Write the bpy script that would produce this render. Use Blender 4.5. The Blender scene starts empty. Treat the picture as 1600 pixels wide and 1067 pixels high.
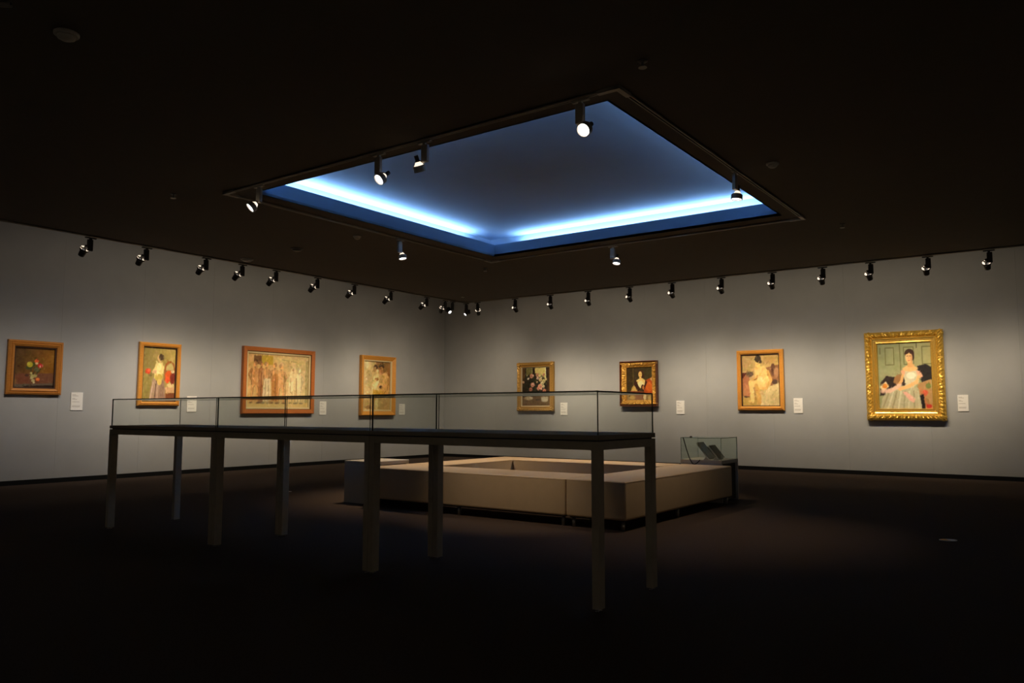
import bpy, bmesh, math, random
import numpy as np
from mathutils import Vector, Matrix, Euler
random.seed(7)
R = math.radians
SC = bpy.context.scene
COL = SC.collection

# ------------------------------------------------------------------ camera
FPX, PITCH, ROLL, YAW, EYE = 1227.5359, .0901, .0012, .6242, 1.1
cd = bpy.data.cameras.new('camera'); cam = bpy.data.objects.new('camera', cd); COL.objects.link(cam)
_F = Vector((math.cos(YAW)*math.cos(PITCH), math.sin(YAW)*math.cos(PITCH), math.sin(PITCH)))
_R = Vector((math.sin(YAW), -math.cos(YAW), 0)); _U = _R.cross(_F)
_R2 = _R*math.cos(ROLL)+_U*math.sin(ROLL); _U2 = -_R*math.sin(ROLL)+_U*math.cos(ROLL)
cam.matrix_world = Matrix(((_R2.x, _U2.x, -_F.x, 0), (_R2.y, _U2.y, -_F.y, 0), (_R2.z, _U2.z, -_F.z, EYE), (0, 0, 0, 1)))
cd.sensor_width = 36; cd.lens = 36*FPX/1600; cd.clip_start = .05; cd.clip_end = 100
SC.camera = cam

# ------------------------------------------------------------------ world, exposure
w = bpy.data.worlds.new('world'); SC.world = w; w.use_nodes = True
w.node_tree.nodes['Background'].inputs[0].default_value = (0, 0, 0, 1)
w.node_tree.nodes['Background'].inputs[1].default_value = 0
vs = SC.view_settings
vs.view_transform = 'Standard'; vs.look = 'None'; vs.gamma = 1; vs.use_curve_mapping = False; vs.exposure = 0
SC.cycles.transparent_max_bounces = 48; SC.cycles.max_bounces = 10; SC.cycles.diffuse_bounces = 6

WALL_SPOT_W = 185         # wall-washing track spots
BENCH_SPOT_W = 300        # recess spots turned on the bench
SIDE_SPOT_W = 5           # recess spots dimmed and turned to the open floor
COVE_W = 43               # cool tubes in the ceiling cove
BACK_FILL_W = 140         # unseen fill spots added on the two walls behind the camera
WARM = (1.0, .835, .60); NEUTRAL = (1.0, .89, .76); TUNGSTEN = (1.0, .74, .46)
COVE_RGB = (.46, .72, 1.0)

# ------------------------------------------------------------------ room measures (metres)
XR, YL = 15.2, 13.06              # right wall plane x, left wall plane y
X0, Y0 = -5.0, -7.0               # walls behind the camera
H = 3.50                          # ceiling
XC, YC = 13.284, 10.868           # free edges of the ceiling (light slot along the walls)
HT = 4.7                          # walls run on up into the slot
KC = .9412
OX0, OX1, OY0, OY1 = (KC*v for v in (5.53, 10.15, 3.02, 7.67))
#     # ceiling opening
TX0, TX1, TY0, TY1 = (KC*v for v in (5.32, 10.44, 2.81, 7.95))
#     # track round the opening

# ------------------------------------------------------------------ helpers
def link(o, parent=None):
    COL.objects.link(o)
    if parent is not None: o.parent = parent
    return o
def tag(o, label=None, cat=None, group=None, kind=None):
    if label: o['label'] = label
    if cat: o['category'] = cat
    if group: o['group'] = group
    if kind: o['kind'] = kind
    return o
def empty(name, loc=(0, 0, 0), rz=0):
    o = bpy.data.objects.new(name, None); COL.objects.link(o)
    o.location = loc; o.rotation_euler = (0, 0, rz); o.empty_display_size = .1
    return o
def mesh_from(bm, name, mats, smooth=False):
    me = bpy.data.meshes.new(name)
    bmesh.ops.recalc_face_normals(bm, faces=bm.faces[:])
    bm.to_mesh(me); bm.free()
    for m in (mats if isinstance(mats, (list, tuple)) else [mats]): me.materials.append(m)
    if smooth:
        for p in me.polygons: p.use_smooth = True
    return me
def obj(name, bm, mats, parent=None, smooth=False, loc=None):
    me = bm if isinstance(bm, bpy.types.Mesh) else mesh_from(bm, name, mats, smooth)
    o = bpy.data.objects.new(name, me)
    link(o, parent)
    if loc: o.location = loc
    return o
def add_box(bm, a, b, bevel=0, seg=2, mi=0):
    a = Vector(a); b = Vector(b)
    r = bmesh.ops.create_cube(bm, size=1)
    bmesh.ops.transform(bm, matrix=Matrix.Translation((a+b)/2) @ Matrix.Diagonal((abs(b.x-a.x), abs(b.y-a.y), abs(b.z-a.z), 1)), verts=r['verts'])
    fs = set(f for v in r['verts'] for f in v.link_faces)
    for f in fs: f.material_index = mi
    if bevel:
        es = list(set(e for v in r['verts'] for e in v.link_edges))
        bmesh.ops.bevel(bm, geom=es, offset=bevel, segments=seg, profile=.6, affect='EDGES')
    return bm
def box(a, b, bevel=0, seg=2): return add_box(bmesh.new(), a, b, bevel, seg)
def add_lathe(bm, prof, n=20, M=None, mi=0, cap=True):
    """prof: list of (r, z); closed with caps where r > 0"""
    rings = []
    for r, z in prof:
        if r < 1e-6: rings.append([bm.verts.new((0, 0, z))])
        else: rings.append([bm.verts.new((r*math.cos(2*math.pi*k/n), r*math.sin(2*math.pi*k/n), z)) for k in range(n)])
    vs_ = [v for rg in rings for v in rg]
    for A, B in zip(rings, rings[1:]):
        for k in range(n):
            k2 = (k+1) % n
            if len(A) == 1: f = bm.faces.new((A[0], B[k], B[k2]))
            elif len(B) == 1: f = bm.faces.new((A[k], B[0], A[k2]))
            else: f = bm.faces.new((A[k], B[k], B[k2], A[k2]))
            f.material_index = mi
    if cap:
        for rg in (rings[0], rings[-1]):
            if len(rg) > 1: bm.faces.new(rg).material_index = mi
    if M is not None: bmesh.ops.transform(bm, matrix=M, verts=vs_)
    return bm
def add_tube(bm, pts, r, n=8):
    pts = [Vector(p) for p in pts]; rings = []
    for i, p in enumerate(pts):
        t = (pts[min(i+1, len(pts)-1)]-pts[max(i-1, 0)]).normalized()
        a = t.cross(Vector((0, 0, 1)));
        if a.length < 1e-3: a = t.cross(Vector((1, 0, 0)))
        a.normalize(); b = t.cross(a)
        rings.append([bm.verts.new(p+r*(a*math.cos(2*math.pi*k/n)+b*math.sin(2*math.pi*k/n))) for k in range(n)])
    for A, B in zip(rings, rings[1:]):
        for k in range(n): bm.faces.new((A[k], A[(k+1) % n], B[(k+1) % n], B[k]))
    bm.faces.new(rings[0]); bm.faces.new(rings[-1][::-1])
    return bm
def copy_tree(o, parent=None):
    c = o.copy(); COL.objects.link(c); c.parent = parent
    for ch in list(o.children): copy_tree(ch, c)
    return c

# ------------------------------------------------------------------ materials
def srgb(r, g, b):
    def f(c):
        c /= 255
        return c/12.92 if c <= .04045 else ((c+.055)/1.055)**2.4
    return (f(r), f(g), f(b))
def mat(name, rgb, rough=.6, metal=0, noise=0, nscale=40, bump=0, bscale=200, spec=.5, emit=None, estr=0, stretch=None):
    m = bpy.data.materials.new(name); m.use_nodes = True
    nt = m.node_tree; N = nt.nodes; L = nt.links; b = N['Principled BSDF']
    b.inputs['Base Color'].default_value = (*rgb, 1); b.inputs['Roughness'].default_value = rough
    b.inputs['Metallic'].default_value = metal; b.inputs['Specular IOR Level'].default_value = spec
    tc = N.new('ShaderNodeTexCoord'); src = tc.outputs['Object']
    if stretch:
        mp = N.new('ShaderNodeMapping'); mp.inputs['Scale'].default_value = stretch
        L.new(src, mp.inputs[0]); src = mp.outputs[0]
    if noise:
        n = N.new('ShaderNodeTexNoise'); n.inputs['Scale'].default_value = nscale; n.inputs['Detail'].default_value = 4
        L.new(src, n.inputs['Vector'])
        mx = N.new('ShaderNodeMix'); mx.data_type = 'RGBA'
        mx.inputs['A'].default_value = (*[c*(1-noise) for c in rgb], 1); mx.inputs['B'].default_value = (*[min(1, c*(1+noise)) for c in rgb], 1)
        L.new(n.outputs['Fac'], mx.inputs['Factor']); L.new(mx.outputs['Result'], b.inputs['Base Color'])
    if bump:
        n2 = N.new('ShaderNodeTexNoise'); n2.inputs['Scale'].default_value = bscale; n2.inputs['Detail'].default_value = 3
        L.new(src, n2.inputs['Vector'])
        bp = N.new('ShaderNodeBump'); bp.inputs['Strength'].default_value = bump; bp.inputs['Distance'].default_value = .01
        L.new(n2.outputs['Fac'], bp.inputs['Height']); L.new(bp.outputs[0], b.inputs['Normal'])
    if emit:
        b.inputs['Emission Color'].default_value = (*emit, 1); b.inputs['Emission Strength'].default_value = estr
    return m
M_WALL = mat('wall_fabric', (.44, .435, .43), .95, noise=.07, nscale=3, bump=.25, bscale=350, spec=.1)
M_WALLBACK = mat('wall_backing', (.16, .155, .15), .95, spec=.1)
M_CEIL = mat('ceiling_paint', (.125, .105, .082), .9, noise=.06, nscale=6, bump=.1, bscale=150, spec=.15)
M_SLOT = mat('slot_paint', (.05, .045, .04), .95, spec=.1)
M_CARPET = mat('carpet', (.075, .054, .043), 1, noise=.35, nscale=90, bump=.6, bscale=260, spec=.05)
M_BASE = mat('baseboard_black', (.006, .006, .006), .7, noise=.1, spec=.2)
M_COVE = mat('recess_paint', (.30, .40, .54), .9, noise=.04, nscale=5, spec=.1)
M_FASCIA = mat('fascia_shaded', (.15, .23, .33), .9, noise=.05, nscale=5, spec=.1)  # recess paint made darker: the fascia's shade is put into its colour
M_TRACK = mat('track_aluminium', (.30, .27, .22), .5, .3, noise=.1, nscale=30)
M_TRACKSLOT = mat('track_groove', (.01, .01, .01), .8)
M_BLACK = mat('fixture_black', (.022, .020, .018), .5, noise=.1, nscale=60)
M_FIXGREY = mat('fixture_grey', (.34, .31, .26), .5, .2, noise=.1, nscale=60)
M_LENS = mat('lamp_lens', (.9, .9, .9), .3, emit=(1, .95, .93), estr=5)
M_LEAK = mat('lamp_leak', (.9, .85, .8), .4, emit=(1, .80, .60), estr=1.4)
M_CASE = mat('case_grey_metal', (.46, .41, .33), .5, .1, noise=.12, nscale=25, bump=.03)
M_PLATE = mat('case_board', (.38, .33, .27), .8, noise=.1, nscale=60, bump=.05)
M_GAP = mat('case_shadow_gap', (.006, .006, .005), .9)
M_CHROME = mat('leveller_steel', (.5, .5, .5), .25, 1, noise=.05)
M_LEATHER = mat('bench_leather', (.50, .38, .25), .55, noise=.06, nscale=9, bump=.12, bscale=120, spec=.35)
M_BENCHLEG = mat('bench_leg_steel', (.35, .36, .36), .35, .9, noise=.05)
M_BENCHBASE = mat('bench_underside', (.01, .01, .01), .9, noise=.1)
M_TABLE = mat('table_laminate', (.46, .43, .38), .6, noise=.05, nscale=20)
M_TABLEIN = mat('table_inside', (.05, .04, .03), .8, noise=.1)
M_CAPTION = mat('caption_card', (.92, .88, .83), .8, noise=.03, nscale=30)
M_PRINT = mat('caption_print', (.45, .40, .36), .8)
M_BOOKG = mat('book_cover_grey', (.17, .19, .18), .5, noise=.1, nscale=30)
M_BOOKD = mat('book_cover_dark', (.035, .032, .028), .5, noise=.1, nscale=30)
M_PAPER = mat('book_pages', (.5, .47, .41), .8, noise=.1, nscale=200, stretch=(1, 1, 40))
M_CABLE = mat('cable_black', (.008, .008, .008), .5)
M_PLASTIC = mat('detector_plastic', (.42, .40, .36), .5, noise=.05)
M_PLASTICD = mat('detector_dark', (.12, .11, .10), .5, noise=.05)
M_STICKO = mat('sticker_orange', (.92, .45, .10), .6, noise=.1)
M_STICKW = mat('sticker_white', (.93, .92, .88), .6, noise=.05)
def wood(name, a, b, rough=.38):
    m = mat(name, a, rough); nt = m.node_tree; N = nt.nodes; L = nt.links
    tc = N.new('ShaderNodeTexCoord'); mp = N.new('ShaderNodeMapping'); mp.inputs['Scale'].default_value = (6, 40, 6)
    n = N.new('ShaderNodeTexNoise'); n.inputs['Scale'].default_value = 3; n.inputs['Detail'].default_value = 5
    cr = N.new('ShaderNodeValToRGB'); cr.color_ramp.elements[0].color = (*a, 1); cr.color_ramp.elements[1].color = (*b, 1)
    cr.color_ramp.elements[0].position = .35; cr.color_ramp.elements[1].position = .65
    L.new(tc.outputs['Object'], mp.inputs[0]); L.new(mp.outputs[0], n.inputs['Vector']); L.new(n.outputs['Fac'], cr.inputs[0])
    L.new(cr.outputs[0], N['Principled BSDF'].inputs['Base Color'])
    return m
M_W1 = wood('frame_wood_brown', (.50, .19, .03), (.60, .24, .05))
M_W2 = wood('frame_wood_honey', (.76, .33, .055), (.84, .39, .075))
M_W3 = wood('frame_wood_red', (.46, .13, .025), (.54, .165, .035))
M_W4 = wood('frame_wood_amber', (.70, .29, .045), (.78, .35, .06))
M_W6 = wood('frame_box_mahogany', (.13, .035, .015), (.17, .05, .02))
def gold(name, rgb, rough=.32, bump=.3, bscale=60, metal=.75):
    return mat(name, rgb, rough, metal, noise=.25, nscale=45, bump=bump, bscale=bscale)
M_G5 = gold('frame_gold_old', (.56, .31, .075), .42, .3, metal=.45)
M_G6 = gold('frame_gold_carved', (.80, .44, .09), .38, .5, 90, metal=.5)
M_G8 = gold('frame_gold_bright', (.86, .50, .085), .3, .3, 80, metal=.6)
M_G8B = gold('frame_gold_smooth', (.84, .50, .10), .25, .03, 30, metal=.6)
M_CREAM = mat('liner_cream', (.70, .55, .33), .6, noise=.08)
M_LINEN = mat('liner_linen', (.72, .55, .28), .8, noise=.1)
M_INNERDARK = mat('frame_inner_dark', (.05, .02, .008), .8)  # dark brown for backing boards and inner frame steps
def glass_mat(nm='display_glass', tint=(.984, .991, .986, 1)):
    m = bpy.data.materials.new(nm); m.use_nodes = True
    nt = m.node_tree; N = nt.nodes; L = nt.links; N.remove(N['Principled BSDF'])
    tr = N.new('ShaderNodeBsdfTransparent'); tr.inputs[0].default_value = tint
    gl = N.new('ShaderNodeBsdfGlossy'); gl.inputs['Roughness'].default_value = .01; gl.inputs['Color'].default_value = (.95, 1, .97, 1)
    lw = N.new('ShaderNodeLayerWeight'); lw.inputs['Blend'].default_value = .5      # Schlick reflectance, same from both sides of the sheet
    pw = N.new('ShaderNodeMath'); pw.operation = 'POWER'; pw.inputs[1].default_value = 5; L.new(lw.outputs['Facing'], pw.inputs[0])
    fr = N.new('ShaderNodeMath'); fr.operation = 'MULTIPLY_ADD'; fr.inputs[1].default_value = .7; fr.inputs[2].default_value = .03; L.new(pw.outputs[0], fr.inputs[0])
    mx = N.new('ShaderNodeMixShader'); L.new(fr.outputs[0], mx.inputs[0]); L.new(tr.outputs[0], mx.inputs[1]); L.new(gl.outputs[0], mx.inputs[2])
    L.new(mx.outputs[0], N['Material Output'].inputs[0])
    return m
M_GLASS = glass_mat(); M_GLASSG = glass_mat('green_hood_glass', (.935, .968, .945, 1))
M_GEDGE = mat('glass_cut_edge', (.035, .055, .045), .3, noise=.1)
M_GEDGEG = mat('glass_green_edge', (.10, .17, .13), .3, noise=.1)
M_PAINT = bpy.data.materials.new('oil_paint'); M_PAINT.use_nodes = True
def _paint():
    nt = M_PAINT.node_tree; N = nt.nodes; L = nt.links; b = N['Principled BSDF']
    at = N.new('ShaderNodeAttribute'); at.attribute_name = 'paint'; at.attribute_type = 'GEOMETRY'
    L.new(at.outputs['Color'], b.inputs['Base Color']); b.inputs['Roughness'].default_value = .55; b.inputs['Specular IOR Level'].default_value = .25
    n = N.new('ShaderNodeTexNoise'); n.inputs['Scale'].default_value = 60; n.inputs['Detail'].default_value = 4
    tc = N.new('ShaderNodeTexCoord'); L.new(tc.outputs['Object'], n.inputs['Vector'])
    bp = N.new('ShaderNodeBump'); bp.inputs['Strength'].default_value = .25; bp.inputs['Distance'].default_value = .005
    L.new(n.outputs['Fac'], bp.inputs['Height']); L.new(bp.outputs[0], b.inputs['Normal'])
_paint()

# ------------------------------------------------------------------ room shell
def st(o): o['kind'] = 'structure'; return o
st(obj('floor', box((X0-.2, Y0-.2, -.12), (XR+.2, YL+.2, 0)), M_CARPET))
PW = 1.34
def wall(name, a, b, axis, sgn, seam):
    """backing slab plus fabric-covered panels; axis = running axis (0 x, 1 y); sgn = side the room lies on"""
    lo, hi = a, b
    plane = {'wall_left': YL, 'wall_right': XR, 'wall_back': X0, 'wall_front': Y0}[name]
    def bb(l, h, d0, d1, z0, z1):
        if axis == 0: return (l, plane+d0, z0), (h, plane+d1, z1)
        return (plane+d0, l, z0), (plane+d1, h, z1)
    p0, p1 = bb(lo, hi, -sgn*.016, -sgn*.15, 0, HT)
    o = st(obj(name, box(p0, p1), M_WALLBACK))
    k = math.floor((lo-seam)/PW); s = seam+k*PW
    while s < hi-.01:
        l, h = max(s, lo)+.0005, min(s+PW, hi)-.0005
        if h-l > .02:
            q0, q1 = bb(l, h, 0, -sgn*.016, 0, HT)
            obj('wall_panel', box(q0, q1, .0006, 1), M_WALL, o)
        s += PW
    return o
wall('wall_left', X0, XR, 0, -1, 7.23)
wall('wall_right', Y0, YL, 1, -1, 6.1)
wall('wall_back', Y0, YL, 1, 1, 6.1)
wall('wall_front', X0, XR, 0, 1, 7.23)
st(obj('baseboard_left', box((X0, YL-.018, 0), (XR, YL, .072), .002, 1), M_BASE))
st(obj('baseboard_right', box((XR-.018, Y0, 0), (XR, YL-.018, .072), .002, 1), M_BASE))
st(obj('baseboard_back', box((X0, Y0, 0), (X0+.018, YL-.018, .072), .002, 1), M_BASE))
st(obj('baseboard_front', box((X0+.018, Y0, 0), (XR-.018, Y0+.018, .072), .002, 1), M_BASE))

def frame_slab(o, i, z0, z1):
    """flat ring between outer rect o and inner rect i (x0,x1,y0,y1)"""
    bm = bmesh.new()
    def rect(r, z): return [bm.verts.new(p) for p in ((r[0], r[2], z), (r[1], r[2], z), (r[1], r[3], z), (r[0], r[3], z))]
    a, b, c, d = rect(o, z0), rect(i, z0), rect(o, z1), rect(i, z1)
    for k in range(4):
        n = (k+1) % 4
        bm.faces.new((a[k], a[n], b[n], b[k])); bm.faces.new((c[k], c[n], d[n], d[k]))
        bm.faces.new((a[k], a[n], c[n], c[k])); bm.faces.new((b[k], b[n], d[n], d[k]))
    return bm
CEIL = st(obj('ceiling', frame_slab((X0, XC, Y0, YC), (OX0, OX1, OY0, OY1), H, H+.03), M_CEIL))
# cap of the light slot along the lit walls, and its upstand behind the ceiling edge
obj('slot_cap', box((X0, YC-.25, HT-.03), (XR, YL, HT)), M_SLOT, CEIL)
obj('slot_cap', box((XC-.25, Y0, HT-.03), (XR, YC-.25, HT)), M_SLOT, CEIL)
obj('slot_upstand', box((X0, YC-.20, H+.03), (XC-.16, YC-.16, HT-.03)), M_SLOT, CEIL)
obj('slot_upstand', box((XC-.20, Y0, H+.03), (XC-.16, YC-.16, HT-.03)), M_SLOT, CEIL)
# recess: fascia boards, trough, back walls, top
ZF, ZT, OFF = 3.679, 3.858, .33
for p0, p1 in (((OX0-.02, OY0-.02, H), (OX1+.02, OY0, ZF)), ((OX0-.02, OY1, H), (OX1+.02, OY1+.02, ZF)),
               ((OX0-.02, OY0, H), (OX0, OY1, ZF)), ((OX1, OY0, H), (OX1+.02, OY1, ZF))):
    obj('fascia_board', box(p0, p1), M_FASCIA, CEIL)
obj('cove_trough', frame_slab((OX0-OFF, OX1+OFF, OY0-OFF, OY1+OFF), (OX0-.02, OX1+.02, OY0-.02, OY1+.02), H+.03, H+.05), M_COVE, CEIL)
for p0, p1 in (((OX0-OFF-.02, OY0-OFF-.02, H+.05), (OX1+OFF+.02, OY0-OFF, ZT)), ((OX0-OFF-.02, OY1+OFF, H+.05), (OX1+OFF+.02, OY1+OFF+.02, ZT)),
               ((OX0-OFF-.02, OY0-OFF, H+.05), (OX0-OFF, OY1+OFF, ZT)), ((OX1+OFF, OY0-OFF, H+.05), (OX1+OFF+.02, OY1+OFF, ZT))):
    obj('recess_side', box(p0, p1), M_COVE, CEIL)
obj('recess_top', box((OX0-OFF-.02, OY0-OFF-.02, ZT), (OX1+OFF+.02, OY1+OFF+.02, ZT+.03)), M_COVE, CEIL)

def area(name, loc, direction, sx, sy, power, rgb):
    l = bpy.data.lights.new(name, 'AREA'); l.shape = 'RECTANGLE'; l.size = sx; l.size_y = sy; l.energy = power; l.color = rgb
    o = bpy.data.objects.new(name, l); COL.objects.link(o); o.location = loc
    return o
cxm, cym = (OX0+OX1)/2, (OY0+OY1)/2
TL = OX1-OX0-.58
for loc, rz, sd in (((cxm, OY1+.26, ZF-.022), 0, 'side towards the frieze wall'), ((cxm, OY0-.26, ZF-.022), 0, 'side away from the frieze wall'), ((OX1+.26, cym, ZF-.022), 90, 'side towards the gilt portrait wall'), ((OX0-.26, cym, ZF-.022), 90, 'side away from the gilt portrait wall')):
    o = area('cove_tube_light', loc, None, TL, .04, COVE_W, COVE_RGB)
    o.rotation_euler = (math.pi, 0, R(rz))
    t = bmesh.new(); add_tube(t, ((-TL/2, 0, 0), (TL/2, 0, 0)), .013, 8)
    b = tag(obj('tube_batten', t, M_PLASTIC), 'slim lamp batten in the ceiling cove, ' + sd, 'light batten', 'cove lamp battens')
    b.location = (loc[0], loc[1], ZF-.044); b.rotation_euler = (0, 0, R(rz))

# ------------------------------------------------------------------ lighting tracks
def track_rail(p, q, parent, zt=H, wd=.036, ht=.02):
    """rail with two lips and a dark groove"""
    p = Vector((*p, zt)); q = Vector((*q, zt)); L_ = (q-p).length; d = (q-p).normalized(); ang = math.atan2(d.y, d.x)
    bm = bmesh.new()
    add_box(bm, (0, -wd/2, -ht*.35), (L_, wd/2, 0), mi=1)
    add_box(bm, (0, -wd/2, -ht), (L_, -wd/2+.010, 0)); add_box(bm, (0, wd/2-.010, -ht), (L_, wd/2, 0))
    o = obj('track_rail', bm, [M_TRACK, M_TRACKSLOT], parent); o.location = p-parent.location; o.rotation_euler = (0, 0, ang)
    return o
tr = empty('lighting_track', (cxm, cym, H)); tag(tr, 'square lighting track framing the blue lit ceiling recess', 'track')
cs = [(TX0, TY0), (TX1, TY0), (TX1, TY1), (TX0, TY1)]
for k in range(4):
    track_rail(cs[k], cs[(k+1) % 4], tr)
    bm = bmesh.new(); sx = 1 if cs[k][0] < cxm else -1; sy = 1 if cs[k][1] < cym else -1
    add_box(bm, (-.022, -.022, -.028), (.022, .022, 0)); add_box(bm, (min(0, sx*.17), -.022, -.026), (max(0, sx*.17), .022, 0)); add_box(bm, (-.022, min(0, sy*.17), -.026), (.022, max(0, sy*.17), 0))
    o = obj('corner_connector', bm, M_FIXGREY, tr); o.location = Vector((*cs[k], H))-tr.location
tw = empty('lighting_track', (XC, YC, H)); tag(tw, 'long lighting track along the ceiling edge in front of the two grey walls', 'track')
track_rail((X0+.1, YC-.03), (XC-.35, YC-.03), tw); track_rail((XC-.03, Y0+.1), (XC-.03, YC-.35), tw)
o = obj('corner_connector', add_tube(bmesh.new(), [(-.36, -.03, -.012), (-.22, -.045, -.012), (-.10, -.10, -.012), (-.045, -.22, -.012), (-.03, -.36, -.012)], .018, 6), M_FIXGREY, tw)

# ------------------------------------------------------------------ track spotlights
def head_meshes():
    bm = bmesh.new(); add_lathe(bm, [(.019, .105), (.019, .062), (.024, .058), (.024, .05)], 14)
    holder = mesh_from(bm, 'lamp_holder', M_BLACK)
    bm = bmesh.new(); add_lathe(bm, [(.021, .05), (.030, .036), (.043, .018)], 18, cap=False)
    cone = mesh_from(bm, 'lamp_back', M_LEAK, True)
    bm = bmesh.new(); add_lathe(bm, [(.045, .020), (.056, .012), (.057, -.035), (.051, -.037), (.050, -.010)], 20, cap=False)
    ring = mesh_from(bm, 'lamp_ring', M_FIXGREY)
    bm = bmesh.new(); add_lathe(bm, [(0, -.031), (.050, -.026)], 8, cap=False)
    lens = mesh_from(bm, 'lens', M_LENS)
    # wall-washer head: open back dish and a dark snoot
    bm = bmesh.new(); add_lathe(bm, [(.028, .030), (.044, .034), (.058, .052)], 20, cap=False)
    dish = mesh_from(bm, 'lamp_dish', M_LEAK, True)
    bm = bmesh.new(); add_lathe(bm, [(.060, .055), (.064, .050), (.060, .026), (.046, .012), (.040, -.070), (.036, -.070), (.036, .005), (.026, .028)], 20, cap=False)
    snoot = mesh_from(bm, 'snoot', M_BLACK)
    bm = bmesh.new(); add_lathe(bm, [(0, -.050), (.036, -.050)], 16, cap=False)
    lens2 = mesh_from(bm, 'lens', M_LENS)
    return holder, cone, ring, lens, dish, snoot, lens2
HM = head_meshes()
def dark_dish():
    # four dark ribs that cross the bright dish
    bm = bmesh.new()
    for k in range(3):
        a = 2*math.pi*k/3+.4
        add_box(bm, (.02, -.006, .034), (.058, .006, .056))
        vs_ = bm.verts[-8:] if hasattr(bm.verts, 'ensure_lookup_table') and not bm.verts.ensure_lookup_table() else []
        bmesh.ops.rotate(bm, verts=vs_, cent=(0, 0, 0), matrix=Matrix.Rotation(a, 3, 'Z'))
    return mesh_from(bm, 'dish_rib', M_BLACK)
RIB = dark_dish()
def body_meshes(m):
    bm = bmesh.new(); add_box(bm, (-.075, -.016, -.044), (.075, .016, -.0285), .003, 1); adapter = mesh_from(bm, 'track_adapter', m)
    bm = bmesh.new(); add_box(bm, (-.015, -.013, -.085), (.015, .013, -.044)); stem = mesh_from(bm, 'stem', m)
    bm = bmesh.new(); add_box(bm, (-.042, -.017, -.215), (.030, .017, -.060), .004, 1); gear = mesh_from(bm, 'gear_box', m)
    return adapter, stem, gear
BODY_G, BODY_B = body_meshes(M_FIXGREY), body_meshes(M_BLACK)
def arm_mesh():
    bm = bmesh.new(); add_tube(bm, [(0, 0, 0), (.05, 0, 0)], .007, 8); return mesh_from(bm, 'arm', M_BLACK)
ARM = arm_mesh()
def photometric(l, n):
    """beam profile of a reflector lamp: intensity falls off as cos^n from the axis"""
    l.use_nodes = True; nt = l.node_tree; N = nt.nodes; em = N['Emission']
    tc = N.new('ShaderNodeTexCoord'); sx = N.new('ShaderNodeSeparateXYZ'); ab = N.new('ShaderNodeMath'); ab.operation = 'ABSOLUTE'; pw = N.new('ShaderNodeMath'); pw.operation = 'POWER'; pw.inputs[1].default_value = n
    nt.links.new(tc.outputs['Normal'], sx.inputs[0]); nt.links.new(sx.outputs['Z'], ab.inputs[0]); nt.links.new(ab.outputs[0], pw.inputs[0]); ad = N.new('ShaderNodeMath'); ad.inputs[1].default_value = .040; nt.links.new(pw.outputs[0], ad.inputs[0]); nt.links.new(ad.outputs[0], em.inputs['Strength'])
def spotlight(x, y, rz, aim, washer, label, group=None, power=0, rgb=WARM, angle=70, side=1, head_off=(.06, 0, -.215), grey=True, lobe=0, blend=1):
    """x,y on the track; rz turns local X along the track; aim = world direction the lamp faces"""
    t = empty('track_spotlight', (x, y, H), rz); tag(t, label, 'spotlight', group)
    ad, stm, gr = BODY_G if grey else BODY_B
    obj('track_adapter', ad, None, t); obj('stem', stm, None, t)
    g = obj('gear_box', gr, None, t); g.scale = (side, 1, 1)
    hx = Vector((head_off[0]*side, head_off[1], head_off[2]))
    a = obj('arm', ARM, None, t); a.location = (0.03*side if side*hx.x > 0 else -.03*side, hx.y*.3, hx.z+.05); a.scale = (side*.8, 1, 1)
    A = Vector(aim).normalized()
    loc_aim = Matrix.Rotation(-rz, 3, 'Z') @ A
    q = loc_aim.to_track_quat('-Z', 'Y')
    hd = obj('lamp_head', HM[0], None, t); hd.location = hx; hd.rotation_mode = 'QUATERNION'; hd.rotation_quaternion = q
    if washer:
        obj('lamp_dish', HM[4], None, hd); obj('snoot', HM[5], None, hd); obj('lens', HM[6], None, hd); obj('dish_rib', RIB, None, hd)
        front = .085
    else:
        obj('lamp_back', HM[1], None, hd); obj('lamp_ring', HM[2], None, hd); obj('lens', HM[3], None, hd)
        front = .05
    if power:
        l = bpy.data.lights.new('spot_beam', 'SPOT'); l.energy = power; l.color = rgb; l.spot_size = R(angle); l.spot_blend = blend; l.shadow_soft_size = .035
        if lobe: photometric(l, lobe)
        lo = bpy.data.objects.new('spot_beam', l); COL.objects.link(lo)
        p = Vector((x, y, H)) + Matrix.Rotation(rz, 3, 'Z') @ hx + A*front
        lo.location = p; lo.rotation_mode = 'QUATERNION'; lo.rotation_quaternion = A.to_track_quat('-Z', 'Y')
    return t
# row in front of the left wall (track runs along x)
ORD = ['first', 'second', 'third', 'fourth', 'fifth', 'sixth', 'seventh', 'eighth', 'ninth', 'tenth', 'eleventh']
GL = 'spotlights in front of the wall with the wide frieze painting'
for i, x in enumerate(KC*v for v in [5.53, 6.38, 7.4, 8.09, 8.79, 9.73, 10.66, 11.68, 12.79]):
    a = random.uniform(-.12, .12)
    spotlight(x, YC-.03, 0, (a, 1.0, -.88+random.uniform(-.08, .08)), True, 'small black track spotlight, %s from the corner cluster, row before the frieze wall' % ORD[8-i], GL,
              WALL_SPOT_W*(.5 if i < 2 else .75 if i < 4 else .95), NEUTRAL if i < 3 else WARM, 150, blend=.3, lobe=22, side=1, head_off=(-.045, .10, -.215), grey=False)
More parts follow.
